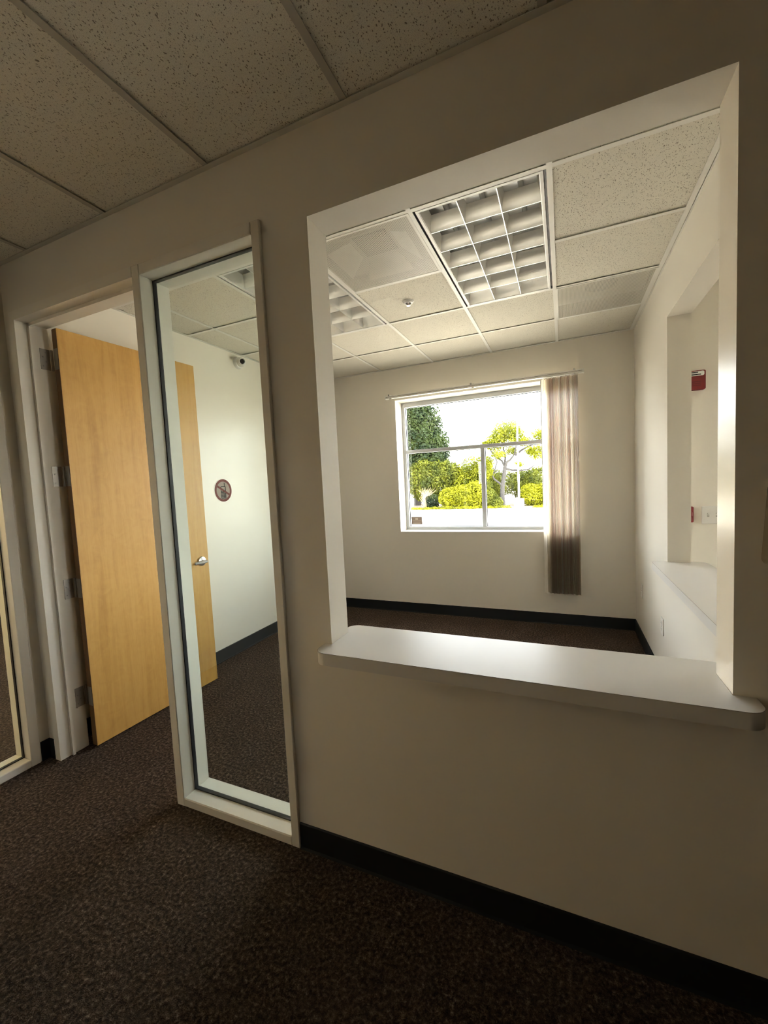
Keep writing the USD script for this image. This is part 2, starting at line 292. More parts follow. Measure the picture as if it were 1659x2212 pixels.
# ---------------------------------------------------------------- ceiling lights
def parab(wt, wb, d, n=6):                                          # blade section: wide above, thin below, concave sides
    R = [(wb / 2 + (wt / 2 - wb / 2) * (k / n) ** 2, d * k / n) for k in range(n + 1)]
    return Polygon([(-a, b) for a, b in R] + [(a, b) for a, b in R[::-1]])
def troffer(loc, label):
    t = thing('ceiling_light', label, 'ceiling light', loc, 'louvered ceiling lights')
    x0, x1, y0, y1, z0 = .024, G - .024, .014, 2 * G - .014, -.001
    fr = sbox(x0, y0, x1, y1).difference(sbox(x0 + .014, y0 + .014, x1 - .014, y1 - .014))
    obj('frame', ext(fr, z0, z0 + .028), FIXWHITE, t)
    a0, a1, b0, b1 = x0 + .014, x1 - .014, y0 + .014, y1 - .014
    obj('housing', cat([bx(.010, G - .010, .010, 2 * G - .010, .128, .134), bx(.010, .016, .010, 2 * G - .010, .03, .128), bx(G - .016, G - .010, .010, 2 * G - .010, .03, .128),
                        bx(.016, G - .016, .010, .015, .005, .128), bx(.016, G - .016, 2 * G - .015, 2 * G - .010, .005, .128)]), REFLECTOR, t)
    obj('air_slot', cat([bx(.012, x0 - .0005, .012, 2 * G - .012, .012, .03), bx(x1 + .0005, G - .012, .012, 2 * G - .012, .012, .03)]), BLACK, t)
    cw, rl = (a1 - a0) / 3, (b1 - b0) / 6
    d = .072
    for k in (1, 2):
        m = ext(parab(.030, .004, d), b0, b1, 'xz'); m.apply_translation((a0 + cw * k, 0, z0 + .004)); obj('divider', m, LOUVER, t, smooth=30)
    for k in (0, 3):                                                # half dividers along the sides
        s = 1 if k == 0 else -1
        m = ext(Polygon([(0, 0), (s * .002, 0), (s * .005, d * .5), (s * .016, d), (0, d)]), b0, b1, 'xz'); m.apply_translation((a0 + cw * k, 0, z0 + .004)); obj('side_reflector', m, LOUVER, t)
    for r in range(7):
        for c in range(3):
            if r in (0, 6):
                s = 1 if r == 0 else -1
                pl = Polygon([(0, 0), (s * .002, 0), (s * .008, d * .4), (s * .026, d), (0, d)])
            else: pl = parab(.060, .004, d)
            m = ext(pl, a0 + cw * c + .003, a0 + cw * (c + 1) - .003, 'yz'); m.apply_translation((0, b0 + rl * r, z0 + .004)); obj('louver_blade', m, LOUVER, t, smooth=30)
    for c in range(3):
        x = a0 + cw * (c + .5); l = obj('lamp_tube', cyl((x, b0 + .02, .101), (x, b1 - .02, .101), .0127), TUBE, t, smooth=40)
        obj('socket', bx(x - .014, x + .014, b0 + .001, b0 + .02, .08, .126), FIXWHITE, t)
        obj('socket', bx(x - .014, x + .014, b1 - .02, b1 - .001, .08, .126), FIXWHITE, t)
    return t
troffer((TROFFERS[0][0], TROFFERS[0][1], H), 'louvered ceiling light seen whole through the counter opening')
troffer((TROFFERS[1][0], TROFFERS[1][1], H), 'louvered ceiling light cut by the left side of the counter opening')

# ---------------------------------------------------------------- perforated grilles
def grille(loc, label, kind):
    t = thing('air_grille', label, 'air grille', loc)
    a, b = .012, G - .012
    obj('perforated_face', bx(a + .006, b - .006, a + .006, b - .006, -.0012, 0.0), PERF, t)
    fr = sbox(a - .004, a - .004, b + .004, b + .004).difference(sbox(a + .008, a + .008, b - .008, b - .008))
    obj('frame', ext(fr, -.002, .006), GRIDM, t)
    hgt = .095
    obj('backpan', cat([bx(a, b, a, b, hgt, hgt + .004), bx(a, a + .003, a, b, .006, hgt), bx(b - .003, b, a, b, .006, hgt), bx(a, b, a, a + .003, .006, hgt), bx(a, b, b - .003, b, .006, hgt)]), PLENUM, t)
    c = G / 2
    if kind == 'round':
        obj('duct_neck', orient(lathe([(0, 0), (.105, 0), (.105, .004), (0, .004)], 40), (0, 0, 1), (c, c, .076)), DUCT, t)
    else:
        obj('duct_neck', bx(c - .10, c + .10, c - .10, c + .10, .085, .092), DUCT, t)
        for k in range(4):                                          # four sloping deflector blades round the neck
            P = np.array([(-.15, .225, .012), (.15, .225, .012), (.085, .12, .080), (-.085, .12, .080)], float)
            v = np.vstack([P, P + (0, .004, .003)]); f = [(0, 1, 2), (0, 2, 3), (4, 6, 5), (4, 7, 6), (0, 4, 5), (0, 5, 1), (1, 5, 6), (1, 6, 2), (2, 6, 7), (2, 7, 3), (3, 7, 4), (3, 4, 0)]
            m = trimesh.Trimesh(v, f); m.apply_transform(trimesh.transformations.rotation_matrix(k * math.pi / 2, (0, 0, 1))); m.apply_translation((c, c, 0)); obj('deflector', m, DEFL, t)
    return t
grille((VENTS[0][0], VENTS[0][1], H), 'square perforated ceiling grille between the two louvered lights', 'square')
grille((VENTS[1][0], VENTS[1][1], H), 'square perforated ceiling grille with a dark round duct, near the right wall', 'round')

# ---------------------------------------------------------------- sprinkler
t = thing('fire_sprinkler', 'chrome pendent sprinkler head in its white ring on a ceiling tile', 'sprinkler', (-.157, 1.526, H + .007))
obj('escutcheon', lathe([(.020, -.016), (.030, -.014), (.040, -.002), (.040, 0), (.016, 0), (.018, -.010)], 32), FIXWHITE, t, smooth=30)
obj('cup', lathe([(0, -.0005), (.017, -.0005), (.017, 0), (0, 0)], 24), DARKGREY, t)
obj('body', cat([cyl((0, 0, 0), (0, 0, -.012), .007), cyl((-.007, 0, -.010), (-.010, 0, -.020), .0022), cyl((.007, 0, -.010), (.010, 0, -.020), .0022),
                 cyl((-.010, 0, -.020), (0, 0, -.029), .0022), cyl((.010, 0, -.020), (0, 0, -.029), .0022)]), HINGE, t, smooth=30)
obj('glass_bulb', cyl((0, 0, -.012), (0, 0, -.027), .002), RED, t, smooth=30)
obj('deflector', lathe([(0, -.0315), (.014, -.031), (.014, -.0295), (0, -.029)], 20), CHROME, t)

# ---------------------------------------------------------------- counters
def counter(name, outline, zt, th, label, seam):
    t = thing(name, label, 'countertop')
    inner = outline.buffer(-.0012)
    obj('slab', ext(inner, zt - th, zt, 'xy'), LAM, t)
    ring = outline.difference(outline.buffer(-.0012))
    obj('edge_band', ext(ring, zt - th, zt - .0012), LAM, t)
    obj('seam_line', ext(outline.buffer(-.0004).difference(outline.buffer(-.0012)), zt - .0012, zt - .0004), LAMEDGE, t)
    return t
o1 = rrect(-.029, -.088, 1.270, .218, .045).difference(sbox(-.2, 0, 0, T)).difference(sbox(OW, 0, 2, T))
counter('service_counter', o1, ZC, .045, 'white laminate counter with rounded corners across the large wall opening', True)
o2 = rrect(1.335, .222, 1.633, 1.815, .040).difference(sbox(XR, RY0, RW2, 3)).difference(sbox(XR, -1, RW2, .25))
counter('service_counter', o2, ZC2, .045, 'white laminate counter in the side opening of the right wall', True)

# ---------------------------------------------------------------- tall sidelight in the near wall, and the one in the left wall
def sidelight(n, label, w, mirror=None):
    """glazed frame: opening 0..w along local x, faces at y=-.012 and y=T+.012, from the floor up"""
    t = struct(f'window_{n}', label, 'window')
    ya, yb, zb, zt_, f = -.012, T + .012, .042, ZH, .042
    M = (lambda m: m) if mirror is None else mirror
    J = .047
    parts = [('jamb', bx(-J, 0, ya, yb, 0, zt_ + .046, .003)), ('jamb', bx(w, w + .040, ya, yb, 0, zt_ + .046, .003)), ('head', bx(0, w, ya, yb, zt_, zt_ + .046, .003)), ('sill', bx(0, w, ya, yb, 0, zb, .004))]
    for nm, m in parts: obj(nm, M(m), TRIM, t)
    y0, y1, p = T / 2 - .012, T / 2 + .006, .005
    for m in (bx(0, p, y0, y1, zb, zt_), bx(w - p, w, y0, y1, zb, zt_), bx(p, w - p, y0, y1, zb, zb + p), bx(p, w - p, y0, y1, zt_ - p, zt_)): obj('gasket', M(m), GASK, t)
    obj('pane', M(bx(.004, w - .004, T / 2 - .005, T / 2 - .001, zb + .003, zt_ - .003)), PANE, t)
    return t
def at_s0(m): m = m.copy(); m.apply_translation((S0, 0, 0)); return m
sidelight(1, 'tall narrow floor-length sidelight between the door and the counter opening', S1 - S0, at_s0)
def to_left(m):                                                    # local x -> -y (away from the corner), local y -> -x
    m = m.copy(); v = np.array(m.vertices); w = np.stack([XL - v[:, 1], -.102 - v[:, 0], v[:, 2]], 1)
    return trimesh.Trimesh(w, m.faces, process=False)
sidelight(2, 'floor-length sidelight in the left wall, at the left edge of the picture', .60, to_left)

# ---------------------------------------------------------------- door
dr = struct('door_1', 'pale birch veneer door standing wide open into the room, in a painted steel frame', 'door')
ya, yb = -.012, T + .012
jp = Polygon([(D0 - .047, ya), (D0, ya), (D0, .046), (D0 + .016, .046), (D0 + .016, .060), (D0, .060), (D0, yb), (D0 - .047, yb)])
obj('jamb', ext(jp, 0, ZH + .046), TRIM, dr)
hp = Polygon([(ya, ZH + .046), (ya, ZH), (.046, ZH), (.046, ZH - .016), (.060, ZH - .016), (.060, ZH), (yb, ZH), (yb, ZH + .046)])
obj('head', ext(hp, D0, S0 - .047, 'yz'), TRIM, dr)
obj('stop', bx(S0 - .047 - .014, S0 - .047, .046, .060, 0, ZH - .016), TRIM, dr)
obj('dark_jamb_strip', bx(D0, D0 + .0012, .0615, .0645, 0, ZH), GASK, dr)  # thin dark line down the hinge jamb behind the stop
LX, LY, ANG = -1.7975, .1445, 2.1                                   # the leaf's hinge corner, and how far it stands past square (degrees)
def leafm(m):
    m = m.copy(); m.apply_transform(trimesh.transformations.rotation_matrix(math.radians(-ANG), (0, 0, 1))); m.apply_translation((LX, LY, 0)); return m
LT, LW = .0445, .905
lf = obj('leaf', leafm(bx(-.0005, LT, .0006, LW, .012, 2.438)), WOOD, dr)
obj('edge', leafm(bx(.001, LT - .001, -.0006, .0006, .013, 2.437)), DOOREDGE, lf)
# lever handle
hy, hz = LW - .064, .964
obj('rose', leafm(orient(lathe([(0, 0), (.036, 0), (.036, .004), (.033, .011), (.020, .0155), (0, .017)], 40), (1, 0, 0), (LT, hy, hz))), STEEL, lf, smooth=40)
obj('spindle', leafm(cyl((LT + .014, hy, hz), (LT + .054, hy, hz), .010)), STEEL, lf, smooth=40)
lev = cat([bx(LT + .046, LT + .058, hy - .105, hy + .012, hz - .010, hz + .010, .004)])
obj('lever', leafm(lev), STEEL, lf)
obj('rose', leafm(orient(lathe([(0, 0), (.036, 0), (.036, .004), (.033, .011), (.020, .0155), (0, .017)], 40), (-1, 0, 0), (0, hy, hz))), STEEL, lf, smooth=40)
obj('lever', leafm(cat([cyl((-.014, hy, hz), (-.054, hy, hz), .010), bx(-.058, -.046, hy - .105, hy + .012, hz - .010, hz + .010, .004)])), STEEL, lf)
for z in (.258, .908, 1.560, 2.215):
    hg = group('hinge', dr)
    obj('jamb_plate', bx(D0, D0 + .0025, .094, .142, z, z + .114), HINGE, hg)
    obj('barrel', cyl((D0 + .008, .150, z), (D0 + .008, .150, z + .114), .0065), HINGE, hg, smooth=40)
    obj('leaf_plate', leafm(bx(.003, .040, -.0022, -.0007, z, z + .114)), HINGE, hg)
    for k, (yy, zz) in enumerate(((.106, .02), (.122, .045), (.106, .07), (.122, .095))):
        obj('screw', orient(lathe([(0, 0), (.004, 0), (.003, .0012), (0, .0014)], 10), (1, 0, 0), (D0 + .0025, yy, z + zz)), STEEL, hg)

# ---------------------------------------------------------------- window to the outside
def outside_window(n, x0, x1, label, divided=True):
    w = struct(f'window_{n}', label, 'window')
    z0, z1, ya, yb = WZ0, WZ1, 3.262, 3.335
    e = .036
    obj('jamb', bx(x0, x0 + e, ya, yb, z0, z1, .002), ALU, w); obj('jamb', bx(x1 - e, x1, ya, yb, z0, z1, .002), ALU, w)
    obj('head', bx(x0 + e, x1 - e, ya, yb, z1 - .052, z1, .002), ALU, w); obj('bottom_rail', bx(x0 + e, x1 - e, ya, yb, z0, z0 + .036, .002), ALU, w)
    xm = (x0 + x1) / 2
    obj('transom', bx(x0 + e, x1 - e, ya, yb, 1.820, 1.858, .002), ALU, w); obj('mullion', bx(xm - .022, xm + .022, ya, yb, z0 + .036, 1.820, .002), ALU, w)
    for a, b, c, d in ((x0 + e, x1 - e, 1.858, z1 - .052), (x0 + e, xm - .022, z0 + .036, 1.820), (xm + .022, x1 - e, z0 + .036, 1.820)):
        p = obj('pane', bx(a, b, 3.305, 3.310, c, d), WPANE, w)
        for m in (bx(a, a + .005, 3.298, 3.304, c, d), bx(b - .005, b, 3.298, 3.304, c, d), bx(a, b, 3.298, 3.304, c, c + .004), bx(a, b, 3.298, 3.304, d - .004, d)): obj('gasket', m, GASK, p)
    obj('stool', bx(x0 + .001, x1 - .001, YF - .002, ya, z0 - .002, z0 + .004), TRIM, w)
    return w
outside_window(3, WX0, WX1, 'aluminium window with one wide pane over two panes, looking out on the trees')
outside_window(4, -4.9, -3.07, 'window of the neighbouring office in the same outer wall')
t = thing('window_sticker', 'small brown decal in the lower left corner of the window pane', 'sticker')
obj('backing', bx(-.842, -.712, 3.3030, 3.3045, .985, 1.073), plain('decal_brown', (0.22, 0.16, 0.12), 0.5), t)
DEC = plain('decal_print', (0.42, 0.34, 0.27), 0.5)
for (a, b, c, d) in ((-.83, -.724, 1.026, 1.030), (-.825, -.73, 1.010, 1.015), (-.83, -.73, .996, 1.000), (-.795, -.762, 1.040, 1.062)):
    obj('printed_band', bx(a, b, 3.3024, 3.3030, c, d), DEC, t)

w5 = struct('window_5', 'unseen wide window added in the neighbouring office to light it and the corridor', 'window')  # out of view, added to send light through the left sidelight
for m in (bx(XO - .08, XO - .02, -1.9, -1.86, .9, 2.4), bx(XO - .08, XO - .02, -.34, -.3, .9, 2.4), bx(XO - .08, XO - .02, -1.86, -.34, .9, .94), bx(XO - .08, XO - .02, -1.86, -.34, 2.36, 2.4)): obj('frame', m, ALU, w5)
obj('pane', bx(XO - .052, XO - .047, -1.86, -.34, .94, 2.36), WARMPANE, w5)
w6 = struct('window_6', 'unseen floor-length glazing added to light the lobby and the left jamb', 'window')  # out of view, added as a light source on the lobby side
for m in (bx(XE + .03, XE + .10, 1.50, 1.54, 0, 2.3), bx(XE + .03, XE + .10, 1.92, 1.96, 0, 2.3), bx(XE + .03, XE + .10, 1.54, 1.92, 2.26, 2.3), bx(XE + .03, XE + .10, 1.54, 1.92, 0, .06)): obj('frame', m, ALU, w6)
obj('pane', bx(XE + .06, XE + .066, 1.54, 1.92, .06, 2.26), WPANE, w6)
obj('sun_shield', bx(XE + .15, XE + 3.2, -1.6, 3.2, 2.75, 2.95), STUCCO, None, label='flat canopy added to keep direct sun off the unseen lobby glazing', category='sun_shield', kind='structure')  # unseen slab added to block the sun from the lobby glazing
d2 = struct('door_2', 'unseen wooden door added behind the viewer, its narrow glass letting sun into the corridor', 'door')  # unseen; added so a slit of warm sun lights the corridor
obj('leaf', ext(sbox(-1.85, .01, -.95, 2.13).difference(sbox(-1.25, 1.35, -1.15, 1.95)), YB - .07, YB - .03, 'xz'), WOOD, d2)
obj('pane', bx(-1.25, -1.15, YB - .053, YB - .047, 1.35, 1.95), WPANE, d2)
for m in (bx(-1.89, -1.85, YB - .11, YB + .01, 0, 2.17), bx(-.95, -.91, YB - .11, YB + .01, 0, 2.17), bx(-1.85, -.95, YB - .11, YB + .01, 2.13, 2.17)): obj('frame', m, TRIM, d2)

# ---------------------------------------------------------------- vertical blind
bl = thing('vertical_blind', 'vertical blind drawn to the right of the window, beige vanes under a white track', 'blind')
obj('track', bx(-.960, 1.004, 2.955, 2.995, 2.412, 2.446, .003), WPLA, bl)
obj('track_groove', bx(-.955, .999, 2.953, 2.955, 2.428, 2.431), DARKGREY, bl)
obj('end_cap', bx(-.968, -.960, 2.952, 2.998, 2.409, 2.449, .002), WPLA, bl); obj('end_cap', bx(1.004, 1.012, 2.952, 2.998, 2.409, 2.449, .002), WPLA, bl)
for x in (-.92, -.02, .93):
    b = obj('bracket', cat([bx(x - .012, x + .012, 2.99, YF, 2.446, 2.452), bx(x - .012, x + .012, YF - .004, YF, 2.43, 2.47), bx(x - .008, x + .008, 2.950, 2.958, 2.440, 2.456)]), STEEL, bl)
    obj('clip', bx(x + .006, x + .034, 2.948, 2.955, 2.402, 2.422, .002), WPLA, bl)
rng = np.random.default_rng(11)
NV = 25
for k in range(NV):
    x = .668 + (.948 - .668) * k / (NV - 1); ang = math.radians(21 if k == 0 else 12 + rng.normal(0, 2.2)); yc, w = 2.972, .089
    n = 8; u = np.linspace(-w / 2, w / 2, n + 1); bow = .006 * (1 - (2 * u / w) ** 2)
    P = np.stack([bow, u], 1); P2 = P + (.0009, 0)
    pl = Polygon(np.vstack([P, P2[::-1]])); m = ext(pl, .332 + rng.normal(0, .002), 2.400, 'xy')
    if k == 0: m.apply_translation((0, w / 2, 0))
    m.apply_transform(trimesh.transformations.rotation_matrix(ang, (0, 0, 1)))
    if k == 0: m.apply_translation((0, -w / 2, 0))
    m.apply_translation((x, yc, 0))
    v = obj('vane', m, VANES[int(rng.choice(4, p=(.35, .3, .2, .15)))] if k else VANES[3], bl, smooth=40)
    obj('carrier_stem', bx(x - .003, x + .003, yc - .004, yc + .004, 2.398, 2.413), WPLA, bl)
obj('wand', cyl((.640, 2.945, 2.40), (.640, 2.945, 1.35), .0035, seg=8), WPLA, bl, smooth=40)

# ---------------------------------------------------------------- devices on the walls
t = thing('no_phones_sign', 'round red no-mobile-phones sign on the wall behind the open door', 'sign', (XL, 1.481, 1.495))
def disc(r0, r1, x0, x1):
    p = Point(0, 0).buffer(r1, quad_segs=24)
    return ext(p.difference(Point(0, 0).buffer(r0, quad_segs=24)) if r0 else p, x0, x1, 'yz')
obj('rim', disc(.0995, .105, .0002, .0024), SIGNRIM, t); obj('field', disc(0, .0995, .0002, .0024), SIGNFIELD, t); obj('red_ring', disc(.078, .0995, .0024, .0030), SIGNRED, t)
ph = rrect(-.030, -.072, .030, .038, .010)
keys = [sbox(-.024 + .0165 * i, -.064 + .0125 * j, -.024 + .0165 * i + .011, -.064 + .0125 * j + .006) for i in range(3) for j in range(4)]
ph = ph.difference(rrect(-.023, -.008, .023, .030, .006)).difference(unary_union(keys)); ph = ph.union(sbox(.012, .035, .020, .068))
obj('phone_symbol', ext(ph, .0024, .0029, 'yz'), SIGNBLK, t)
a = math.radians(-30); sl = Polygon([(math.cos(a) * s * .082 - math.sin(a) * h, math.sin(a) * s * .082 + math.cos(a) * h) for s, h in ((-1, -.009), (1, -.009), (1, .009), (-1, .009))])
obj('red_slash', ext(sl, .0029, .0033, 'yz'), SIGNRED, t)

t = thing('security_camera', 'small white turret security camera high on the left wall', 'security camera', (XL, 1.775, 2.672))
obj('base', orient(lathe([(0, 0), (.056, 0), (.056, .012), (.050, .026), (.030, .034), (0, .034)], 40), (1, 0, 0), (0, 0, 0)), WPLA, t, smooth=40)
ball = trimesh.creation.icosphere(3, .043); ball.apply_translation((.045, 0, 0)); obj('ball', ball, WPLA, t, smooth=True)
ax = np.array([.80, -.58, -.10]); ax /= np.linalg.norm(ax); c0 = np.array([.045, 0, 0])
obj('lens_ring', orient(lathe([(.020, 0), (.031, 0), (.032, .012), (.026, .016), (.024, .012), (.020, .010)], 32), ax, c0 + ax * .034), WPLA, t, smooth=40)
obj('lens', orient(lathe([(0, 0), (.024, 0), (.024, .010), (.012, .013), (0, .014)], 32), ax, c0 + ax * .034), BLACK, t, smooth=40)

t = thing('fire_alarm_strobe', 'red fire alarm strobe with a clear lens, high on the wall beyond the side counter', 'fire alarm', (1.608, 2.0, 2.05))
obj('body', ext(rrect(-.056, -.061, .056, .061, .010), -.032, 0, 'xz'), RED, t)
obj('lens', bx(-.050, .046, -.046, -.032, .026, .054, .005), plain('strobe_lens', (0.85, 0.85, 0.82), 0.1), t)
obj('flash_reflector', cat([bx(-.050, .028, -.0475, -.046, .030, .036), bx(-.03, .012, -.0475, -.046, .044, .049)]), BLACK, t)
obj('horn_slot', cat([bx(-.03, .03, -.0335, -.032, -.012 - .012 * k, -.008 - .012 * k) for k in range(3)]), plain('slot_dark_red', (0.12, 0.008, 0.01), 0.5), t)
t = thing('fire_pull_station', 'red fire alarm pull station just showing past the opening edge', 'pull station', (1.569, 2.0, 1.185))
obj('body', ext(rrect(-.022, -.052, .034, .052, .008), -.030, 0, 'xz'), RED, t)
obj('pull_handle', bx(-.018, .027, -.042, -.030, -.010, .018, .004), RED, t)
obj('lower_grip', bx(-.014, .024, -.040, -.030, -.040, -.018, .004), RED, t)

def plate(name, label, cat_, loc, w, h, kind, axis):
    t = thing(name, label, cat_, loc)
    def put(m):
        if axis == 'y': return m
        v = np.array(m.vertices); return trimesh.Trimesh(np.stack([v[:, 1], -v[:, 0], v[:, 2]], 1), m.faces, process=False)   # face -x
    obj('cover_plate', put(bx(-w / 2, w / 2, -.006, 0, -h / 2, h / 2, .003)), WPLA, t)
    if kind == 'switch':
        for x in (-.023, .023):
            s = obj('switch_slot', put(bx(x - .006, x + .006, -.0072, -.006, -.013, .013)), plain('slot_shade_%d' % (x > 0), (0.45, 0.43, 0.38), 0.5), t)
            obj('toggle', put(orient(bx(-.0045, .0045, -.006, .006, 0, .020, .002), (0, -.85, .52), (x, -.006, 0))), WPLA, t)
            for z in (-.031, .031): obj('screw', put(orient(lathe([(0, 0), (.0035, 0), (.003, .001), (0, .0012)], 10), (0, -1, 0), (x, -.006, z))), WPLA, t)
    else:
        for z in (-.020, .020):
            o = obj('receptacle', put(bx(-.017, .017, -.0085, -.006, z - .014, z + .014, .002)), WPLA, t)
            for x in (-.006, .006): obj('slot', put(bx(x - .001, x + .001, -.0089, -.0085, z - .002, z + .007)), BLACK, o)
            obj('ground_hole', put(bx(-.0022, .0022, -.0089, -.0085, z - .010, z - .006)), BLACK, o)
        obj('screw', put(orient(lathe([(0, 0), (.0035, 0), (.003, .001), (0, .0012)], 10), (0, -1, 0), (0, -.006, 0))), BLACK, t)
    return t
plate('light_switch', 'double toggle light switch plate on the wall beyond the side counter', 'light switch', (1.710, 2.0, 1.178), .116, .116, 'switch', 'y')
plate('wall_outlet', 'wall outlet under the side counter, the nearer of the two on the right wall', 'outlet', (XR, 1.925, .432), .074, .118, 'outlet', 'x')
plate('wall_outlet', 'wall outlet next to the far corner of the right wall', 'outlet', (XR, 2.715, .470), .074, .118, 'outlet', 'x')

t = thing('wall_dispenser', 'dark rounded box on the corridor wall at the right edge of the picture', 'dispenser', (1.341, 0, 1.340))
pf = Polygon([(-.068, -.105), (.068, -.105), (.056, .105), (-.056, .105)]).buffer(-.02).buffer(.02, quad_segs=6)
obj('housing', ext(pf, -.040, 0, 'xz'), DARKGREY, t)
obj('front_cover', ext(pf.buffer(-.008), -.046, -.040, 'xz'), DARKGREY, t)
obj('view_window', ext(rrect(-.022, -.02, .022, .05, .008), -.0470, -.046, 'xz'), BLACK, t)

# ---------------------------------------------------------------- outside: ground
GZ = -.15
obj('pavement', bx(-70, 60, YO, 20.2, GZ - .2, GZ), CONC, None, label='sunlit pale concrete driveway outside the window', category='pavement', kind='structure')
obj('side_ground', cat([bx(XE + .15, 60, -30, YO, GZ - .2, GZ), bx(-70, XO - .1, -30, YO, GZ - .2, GZ), bx(XO - .1, XE + .15, -30, YB - .1, GZ - .2, GZ)]), CONC, None, label='pale concrete around the building', category='pavement', kind='structure')
obj('planting_bed', bx(-70, 60, 20.2, 27, GZ - .2, GZ + .05), SOIL, None, label='mulched planting bed behind the driveway', category='planting bed', kind='structure')
obj('kerb', bx(-70, 60, 20.05, 20.2, GZ - .1, GZ + .10, .02), CONC, None, label='concrete kerb edging the planting bed', category='kerb', kind='structure')
obj('far_lot', bx(-90, 80, 27, 160, GZ - .2, GZ), CONC, None, label='bright parking area beyond the shrubs', category='pavement', kind='structure')

# ---------------------------------------------------------------- outside: plants
def leaves(blobs, n, size, seed, shell=0.55, flat=0.0):
    """n small folded leaves scattered through ellipsoids (x, y, z, rx, ry, rz)"""
    r = np.random.default_rng(seed); B = np.array(blobs, float)
    w = (B[:, 3] * B[:, 4] * B[:, 5]) ** (2 / 3); k = r.choice(len(B), n, p=w / w.sum())
    d = r.normal(size=(n, 3)); d /= np.linalg.norm(d, axis=1, keepdims=True)
    rad = shell + (1.06 - shell) * r.random(n) ** 0.6
    rad *= 0.80 + 0.40 * meshkit.fbm(d * 2.2 + B[k, :3] + seed, 3, seed)
    c = B[k, :3] + d * rad[:, None] * B[k, 3:6]
    nrm = d * 0.9 + r.normal(size=(n, 3)) * 0.6 + np.array([0, 0, 0.35]); nrm /= np.linalg.norm(nrm, axis=1, keepdims=True)
    a = np.cross(nrm, r.normal(size=(n, 3))); a /= np.linalg.norm(a, axis=1, keepdims=True); b = np.cross(nrm, a)
    s = size * (0.6 + 0.8 * r.random(n))[:, None]
    P = np.stack([c - a * s, c - b * s * .45 + nrm * s * .12, c + a * s, c + b * s * .45 + nrm * s * .12], 1).reshape(-1, 3)
    i = np.arange(n)[:, None] * 4
    F = np.vstack([i + [0, 1, 2], i + [0, 2, 3]])
    return trimesh.Trimesh(P, F, process=False)
def limb(pts, radii, seg=8):
    pts = np.array(pts, float); rings = []
    for i, p in enumerate(pts):
        t_ = pts[min(i + 1, len(pts) - 1)] - pts[max(i - 1, 0)]; t_ /= np.linalg.norm(t_)
        a = np.cross(t_, (0.3, 1, 0.1)); a /= np.linalg.norm(a); b = np.cross(t_, a)
        th = np.linspace(0, 2 * math.pi, seg, endpoint=False)[:, None]; rings.append(p + radii[i] * (np.cos(th) * a + np.sin(th) * b))
    V = np.vstack(rings + [pts[:1], pts[-1:]]); F = []
    for i in range(len(pts) - 1):
        for j in range(seg):
            p, q_ = i * seg + j, i * seg + (j + 1) % seg; F += [(p, q_, q_ + seg), (p, q_ + seg, p + seg)]
    n0 = len(pts) * seg
    for j in range(seg): F += [(n0, (j + 1) % seg, j), (n0 + 1, (len(pts) - 1) * seg + j, (len(pts) - 1) * seg + (j + 1) % seg)]
    return trimesh.Trimesh(V, F, process=False)
Z0 = GZ + .03

ev = thing('evergreen_tree', 'tall dense dark green tree on the left of the window view', 'tree', (-8.2, 25.3, 0))
def shifted(m): m.apply_translation((8.2, -25.3, 0)); return m
obj('trunk', shifted(limb([(-8.2, 25.2, Z0), (-8.25, 25.2, 1.5), (-8.1, 25.3, 4.2)], [.26, .2, .1])), BARK, ev)
blobs = [(-8.2, 25.3, 4.0, 2.0, 1.9, 2.3), (-7.3, 25, 3.4, 1.35, 1.4, 1.5), (-7.7, 25, 5.4, 1.3, 1.3, 1.35), (-9.4, 25.4, 4.4, 1.6, 1.5, 2.2), (-8.6, 25.2, 2.2, 1.8, 1.5, 1.3), (-8.4, 25.2, 6.2, 1.2, 1.2, .9), (-6.75, 25, 2.9, .75, 1.0, .8)]
obj('foliage', shifted(leaves(blobs, 34000, .095, 21)), LEAFDARK, ev, kind='stuff', smooth=False)
for x, y, rz, lab in ((-14.2, 25.6, 70, 'unseen evergreen copy added next on the left to dim the right wall'), (-20.0, 24.2, 160, 'unseen evergreen copy added second to the left to dim the right wall'), (-26.0, 22.6, 250, 'unseen evergreen copy added furthest left to dim the right wall')):
    c = thing('evergreen_tree', lab, 'tree', (x, y, 0), None, rz)  # copies outside the view, added to cut daylight on the right wall
    c.GetReferences().AddInternalReference(ev.GetPath()); c.SetInstanceable(True)

t = thing('gnarled_tree', 'small tree with crooked grey branches behind the light pole', 'tree')
tr = [limb([(-2.25, 22, Z0), (-2.24, 22, .5), (-2.22, 22.02, 1.05), (-2.12, 22, 1.6), (-2.06, 22, 2.05), (-1.98, 22, 2.3)], [.17, .13, .125, .115, .10, .08])]
br = [[(-2.22, 22, 1.05), (-2.38, 21.9, 1.22), (-2.62, 21.9, 1.42), (-2.72, 21.9, 1.62), (-2.58, 21.9, 1.95), (-2.45, 21.9, 2.35), (-2.62, 21.9, 2.75)],
      [(-2.06, 22, 2.05), (-2.22, 22.1, 2.40), (-2.5, 22.1, 2.62), (-2.78, 22.1, 2.95), (-2.95, 22.1, 3.4)],
      [(-1.98, 22, 2.3), (-1.78, 22, 2.42), (-1.55, 22, 2.70), (-1.46, 22, 3.1), (-1.5, 22, 3.6)],
      [(-2.0, 22, 1.95), (-1.7, 21.9, 1.88), (-1.25, 21.9, 1.82), (-.85, 21.9, 1.86), (-.55, 21.9, 2.05)],
      [(-1.52, 22, 2.65), (-1.2, 22.1, 2.9), (-.9, 22.1, 3.05), (-.5, 22.1, 3.2), (-.2, 22.1, 3.5)],
      [(-2.08, 22, 2.1), (-2.05, 22.2, 2.6), (-2.15, 22.2, 3.2), (-1.95, 22.2, 3.9)]]
